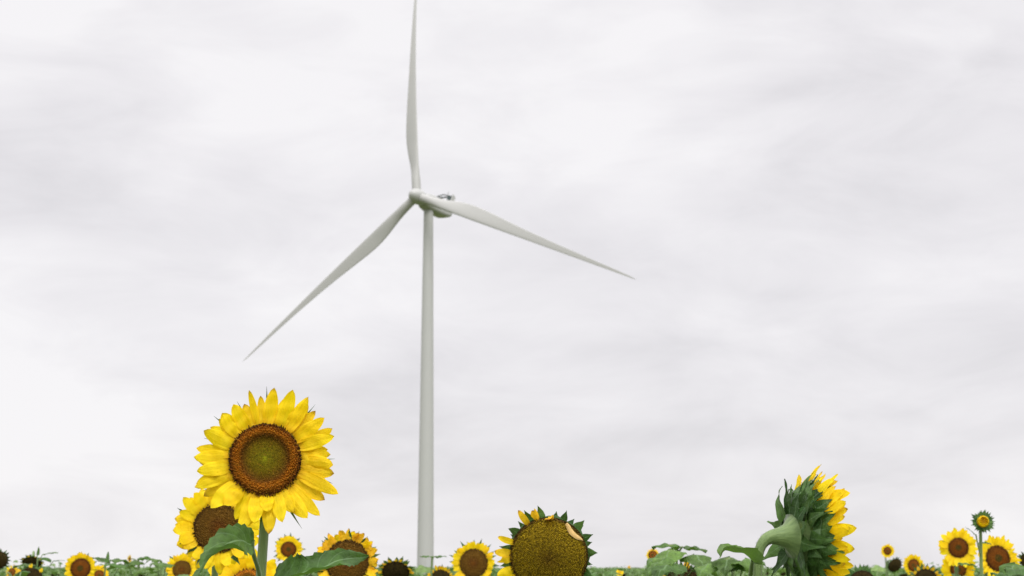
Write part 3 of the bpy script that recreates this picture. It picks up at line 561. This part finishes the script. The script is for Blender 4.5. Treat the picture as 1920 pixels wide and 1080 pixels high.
# ---- the group at the left edge
sunflower('dark green rimmed seed head cut by the left edge of the picture', -2, 1050, 12, 16, 'dark', 20, -12, npet=0, bracts=18, bl=7, seed=41, dome=.3, florets=120)
sunflower('flat drooping dark seed head among pale leaves near the left edge', 60, 1055, 12, 17, 'dark', 10, -52, npet=10, pl=6, pw=2, wither=.8, bracts=18, bl=7, seed=42, dome=.3, florets=120, layers=1)
sunflower('low dark seed head with one orange petal, below the flat drooping one', 55, 1090, 9, 25, 'dark', 0, 6, npet=8, pl=12, pw=4, wither=.7, bracts=20, bl=10, seed=43, layers=1)
sunflower('small withered orange bloom low near the left edge', 22, 1073, 14, 8, 'small', -20, 10, npet=10, pl=7, pw=3, wither=.7, seed=44, florets=60, layers=1)
sunflower('sunflower with a round brown disc, larger of the pair at the left', 151, 1066, 10.3, 19, 'small', 0, 4, pl=12.5, npet=22, pw=4, pelev=.25, wither=.15, bracts=16, bl=13, seed=45, florets=300)
sunflower('smaller sunflower touching the lower right of the left pair', 186, 1078, 13.5, 9, 'small', 10, 8, pl=11, npet=16, pw=3.6, pelev=.2, seed=46, florets=80)
sunflower('tiny orange bloom half hidden by leaves at the left', 243, 1048, 22, 4, 'small', -50, 0, npet=10, pl=4.5, pw=2, wither=.6, seed=47, florets=40, layers=1)
# ---- the middle right
sunflower('small dark centred sunflower half hidden behind the tall leaf cluster', 1224, 1041, 24, 8.5, 'small', -10, 10, npet=14, pl=4.5, pw=2, wither=.6, bracts=12, bl=3, seed=48, florets=80)
sunflower('tiny yellow bloom under the small dark centred sunflower', 1220, 1061, 26, 4, 'small', 30, 0, npet=10, pl=5.5, pw=2.5, seed=49, florets=40)
sunflower('tiny yellow bloom low in the far leaves right of the huge seed head', 1162, 1074, 26, 3, 'bud', 0, 20, npet=10, pl=4.5, pw=2.5, seed=50, florets=40)
sunflower('low dark seed head with pale withered petals under the tall leaf cluster', 1281, 1099, 6.8, 34, 'dark', 0, 10, npet=9, pl=20, pw=6, pelev=.6, pcurl=.9, wither=1.0, bracts=26, bl=14, bw=6, seed=51, layers=1, florets=400, individual=True)

# ------------------------------------------------------------------ leafy plants without an open flower
def leafy(label, px, d, ztop, spec, seed, group=None, stem_r=.006):
    """spec: (px, py, distance, azimuth, length, half width, first elevation, droop) per upper leaf"""
    rng = random.Random(seed); C = at(px, 1064, d); loc = Vector((C.x, C.y, 0)); root = empty('sunflower_plant', loc, label, 'young sunflower', group)
    P = [Vector((.01 * math.sin(i), .01 * math.cos(i * 1.3), -.02 + (ztop + .02) * i / 12)) for i in range(13)]
    sm = MB(); tube(sm, P, lambda t: stem_r * (1.4 - .6 * t), 10); sm.build('stem', STEM, root)
    for (tx, ty, dd, az, ln, W, e0, dr) in spec:
        B0 = at(tx, ty, dd) - loc; i = min(range(len(P)), key=lambda i: (P[i] - B0 + Vector((0, 0, .07))).length); lm = MB()
        tube(lm, catmull([P[i], P[i].lerp(B0, .5) - Vector((0, 0, .01)), B0], 7), .0028, 6, mi=1)
        leaf(lm, B0, R_(az), rng, ln=ln, W=W, pl=.004, e0=e0, droop=dr, n=14, nv=9, fold=.3); lm.build('leaf', [LEAF, STEM], root)
    for k in range(6):
        lm = MB(); i = 10 - k; leaf(lm, P[i], k * 2.4 + seed, rng, ln=rng.uniform(.16, .24), W=rng.uniform(.07, .1), e0=rng.uniform(0, .4)); lm.build('leaf', [LEAF, STEM], root)
leafy('tall cluster of broad green leaves right of the huge seed head', 1272, 6.6, 1.62, [(1277, 1026, 6.6, 185, .12, .05, .45, 1.1), (1279, 1026, 6.55, 2, .10, .045, .2, .9), (1262, 1032, 6.5, 205, .15, .065, -.1, 1.0), (1290, 1046, 6.5, -20, .11, .055, .35, 1.9), (1262, 1062, 6.3, -120, .16, .07, .1, .9), (1262, 1030, 6.45, -125, .15, .070, -.35, .7), (1300, 1040, 6.45, -70, .13, .065, -.2, 1.0), (1250, 1048, 6.35, -150, .13, .060, -.3, .9), (1300, 1066, 6.4, 10, .12, .05, .2, 1.2)], 3)
leafy('rounded green leaves left of the side view sunflower', 1378, 6.2, 1.56, [(1370, 1048, 6.05, -110, .13, .065, .1, 1.4), (1396, 1050, 6.0, -75, .13, .060, .1, 1.4), (1340, 1058, 6.1, -130, .13, .055, .1, 1.3), (1372, 1062, 6.1, -100, .13, .06, .55, 1.6), (1392, 1064, 6.1, -60, .12, .055, .4, 1.6), (1360, 1058, 6.2, 170, .10, .05, .4, 1.5), (1400, 1056, 6.3, 30, .11, .045, .4, 1.3)], 5)
leafy('single slim stem topped by a flat leaf pair in front of the turbine tower', 812, 9, 1.60, [(812, 1044, 9.0, 178, .07, .028, .22, .5), (813, 1044, 9.0, -3, .07, .028, .25, .6)], 8)
leafy('big green leaf with a pale stem in the bottom right corner', 1900, 5.6, 1.52, [(1902, 1056, 5.5, -118, .13, .050, -.5, .5), (1884, 1068, 5.4, -20, .16, .055, .15, .9), (1905, 1088, 5.3, 170, .08, .04, .7, 1.0), (1792, 1086, 5.4, 0, .07, .032, .5, 1.2)], 9)
leafy('upright spiky leaves above the flat drooping seed head near the left edge', 72, 11, 1.60, [(70, 1042, 11, 80, .06, .012, 1.4, .1), (80, 1040, 11, 12, .10, .022, .35, .5), (82, 1046, 11, -40, .09, .035, .0, 1.0), (100, 1052, 11, 8, .07, .015, .2, .4), (66, 1060, 10.8, 190, .14, .05, .3, .9), (88, 1066, 10.6, -80, .16, .06, .3, 1.0)], 12)
leafy('broad leaves behind the left pair of sunflowers', 200, 9.5, 1.58, [(180, 1046, 9.7, -30, .12, .045, .1, 1.0), (205, 1052, 9.4, 40, .13, .05, .4, 1.1), (225, 1062, 9.2, -120, .15, .06, .4, 1.1), (200, 1056, 9.3, 90, .07, .012, 1.3, .2)], 13)
leafy('bunch of drooping leaves between the left pair and the tallest bloom', 262, 10, 1.60, [(258, 1048, 10, 10, .12, .05, .5, 1.5), (262, 1056, 9.9, -120, .15, .06, .4, 1.3), (240, 1060, 9.8, 200, .13, .055, .3, 1.2), (285, 1058, 9.9, -20, .13, .05, .3, 1.2)], 14)
leafy('leaf bunch beside the withered small sunflower low at the left', 305, 9.2, 1.57, [(300, 1052, 9.2, 160, .10, .045, .5, 1.4), (312, 1060, 9.1, -100, .13, .06, .4, 1.3), (296, 1066, 9, 210, .13, .05, .3, 1.2)], 15)

leafy('short ragged leaves just right of the huge seed head', 1140, 11, 1.55, [(1128, 1072, 11, 120, .10, .035, .6, .9), (1142, 1070, 11, 30, .11, .035, .5, 1.0), (1150, 1076, 10.8, -100, .15, .06, .4, 1.2), (1120, 1078, 10.9, 200, .13, .05, .4, 1.2)], 16)
leafy('low leaf tuft midway between the huge seed head and the tall leaf cluster', 1180, 13, 1.54, [(1172, 1069, 13, 150, .12, .04, .5, 1.0), (1186, 1070, 13, -10, .12, .04, .4, 1.0), (1196, 1074, 12.8, -90, .16, .06, .4, 1.2)], 17)
# ------------------------------------------------------------------ the field: plants one can still tell apart
def field_proto(kind, seed, H, parts=True):
    rng = random.Random(seed); root = bpy.data.objects.new('sunflower_plant', None); COL.objects.link(root); root.empty_display_size = .1
    lean = rng.uniform(-.05, .05); P = [Vector((lean * (i / 10)**2, 0, H * i / 10 * .98)) for i in range(11)]
    sm = MB(); tube(sm, P, lambda t: .012 * (1.3 - .7 * t), 6)
    if kind in ('seed', 'flower'):
        C = P[-1] + Vector((0, -.07, -.02 if kind == 'seed' else .03)); F = facing(rng.uniform(-30, 30), -45 if kind == 'seed' else 5)
        tube(sm, [bez(P[-1], P[-1] + Vector((0, 0, .05)), C - F * .10, C - F * .035, i / 6) for i in range(7)], .007, 6)
    sm.build('stem', STEM, root)
    if kind in ('seed', 'flower'):
        R = .062 if kind == 'seed' else .048; M = head_matrix(C, F); head = cup_mesh(R, .008, .04).build('flower_head', [BRACT, STEM], root, mat=M)
        disc_mesh(R, 'dark' if kind == 'seed' else 'small', rng, 60, .25).build('flower_disc', DM['dark' if kind == 'seed' else 'small'], head)
        mb = MB()
        if kind == 'flower':
            for k in range(30): petal(mb, R, 2 * PI * k / 30, .05 * rng.uniform(.8, 1.1), .013, .2 + rng.uniform(-.2, .2), rng.uniform(-.3, .3), rng, .1, nu=6, nv=3)
            mb.build('petals', PETAL, head)
        bb = MB()
        for k in range(18): bract(bb, R, 2 * PI * k / 18, .03, .009, .2, .2, rng, nu=4)
        bb.build('bracts', BRACT, head)
    nl = 11
    for k in range(nl):
        z = 1 - .075 * k; i = z * 10; a = P[min(int(i), 9)].lerp(P[min(int(i), 9) + 1], i - min(int(i), 9)); lm = MB()
        sz = .55 + .45 * min(1, k / 3)
        leaf(lm, a, k * 2.4 + seed + rng.uniform(-.3, .3), rng, ln=.20 * sz * rng.uniform(.8, 1.2), W=.088 * sz * rng.uniform(.8, 1.15), pl=.09 * sz, pe=rng.uniform(.5, 1.1), e0=rng.uniform(-.1, .7), droop=rng.uniform(.8, 2.0), n=8, nv=5, roll=rng.uniform(-.5, .5), pr=.003)
        lm.build('leaf', [FARLEAF, STEM], root)
    return root
def copy_tree(o, parent=None):
    c = o.copy(); COL.objects.link(c)
    if parent: c.parent = parent; c.matrix_parent_inverse = o.matrix_parent_inverse.copy()
    for ch in o.children: copy_tree(ch, c)
    return c
bpy.context.view_layer.update()
LAB = {'leafy': ('leafy green sunflower plant without an open flower in the field crowd', 'leafy sunflower plants filling the field'),
       'seed': ('sunflower plant with a small nodding brown seed head in the field crowd', 'nodding seed head plants in the field'),
       'flower': ('small yellow flowering sunflower plant in the field crowd', 'small flowering plants in the field')}
protos = [(k, field_proto(k, s, 1.42)) for k, s in (('leafy', 1), ('leafy', 2), ('leafy', 3), ('leafy', 4), ('leafy', 5), ('seed', 6), ('seed', 7), ('flower', 8))]
rng = random.Random(77); used = set()
def topline(px):
    for a, b, v in ((-200, 330, 18), (330, 700, 5), (700, 940, 10), (940, 1110, 2), (1110, 1215, 0), (1215, 1600, 6), (1600, 1760, 3), (1760, 2200, 8)):
        if a <= px < b: return v
    return 3
NF = 262
for i in range(NF):
    d = 8.5 + 36 * ((i + rng.random()) / NF)**1.15; px = rng.uniform(-160, 2080)
    lift = topline(px) + rng.choice((-14, -10, -7, -4, -2, 0, 2, 5, 9)) * min(1, 14 / d + .3)
    z = CAMH + lift * d / FPX * .55; z = max(1.36, min(z, 1.72))
    r = rng.random(); k = rng.randrange(5) if r < .80 or d < 15 else (5 + rng.randrange(2) if r < .95 else 7)
    if k >= 5: z = min(z, CAMH - 5 * d / FPX)
    kind, pr = protos[k]
    o = pr if k not in used else copy_tree(pr); used.add(k)
    o.location = ((px - 960) / FPX * d, d, 0); s = z / (1.42 * 1.03); o.scale = (rng.uniform(.95, 1.15), rng.uniform(.95, 1.15), s)
    o.rotation_euler = (0, 0, rng.uniform(0, 2 * PI) if kind == 'leafy' else rng.uniform(-.6, .6))
    o['label'], o['group'] = LAB[kind]; o['category'] = 'sunflower plant'

# ------------------------------------------------------------------ the field beyond, which reads as one mass
def far_field():
    rng = random.Random(5); mb = MB()
    for i in range(4200):
        f = i / 4200; d = 45 * (430 / 45)**f; a = rng.uniform(-.40, .40); x, y = math.sin(a) * d, math.cos(a) * d
        if (x + 18.25)**2 + (y - 348)**2 < 25: continue
        top = 1.44 + .16 * noise.noise((x * .11, y * .06, 3)) + rng.choice((-.16, -.1, -.05, 0, .05, .12)); sz = .16 + d * .0005
        for k in range(9):
            q = rng.uniform(0, 2 * PI); c = Vector((x + rng.uniform(-.3, .3), y + rng.uniform(-.3, .3), top - rng.random()**1.3 * .45)); u = Vector((math.cos(q), math.sin(q), rng.uniform(-.2, .5))) * sz
            v = Vector((-math.sin(q), math.cos(q), rng.uniform(-.4, .4))) * sz * .42; dn = Vector((0, 0, -sz * rng.uniform(.2, .6)))
            mb.add([c, c + u * .45 + v, c + u + dn, c + u * .45 - v], [(0, 1, 2, 3)], [(.5, .1), (1, .5), (.5, 1), (0, .5)], (rng.random(), 0))
        st = Vector((x, y, 0)); mb.add([st, st + Vector((.03, 0, 0)), st + Vector((.03, 0, top - .1)), st + Vector((0, 0, top - .1))], [(0, 1, 2, 3)], None, (.5, 0))
        if rng.random() < .012:
            c = Vector((x, y - .1, top - rng.uniform(.0, .15))); r = .07; n_ = 8
            mb.add([c + Vector((math.cos(j * 2 * PI / n_) * r, -.01 * (j % 2), math.sin(j * 2 * PI / n_) * r)) for j in range(n_)], [tuple(range(n_))], None, (rng.random(), 0), 1)
    o = mb.build('sunflower_field', [FARLEAF, PETAL], smooth=False); o['kind'] = 'stuff'; o['label'] = 'distant mass of green sunflower plants along the horizon'; o['category'] = 'sunflower field'
far_field()
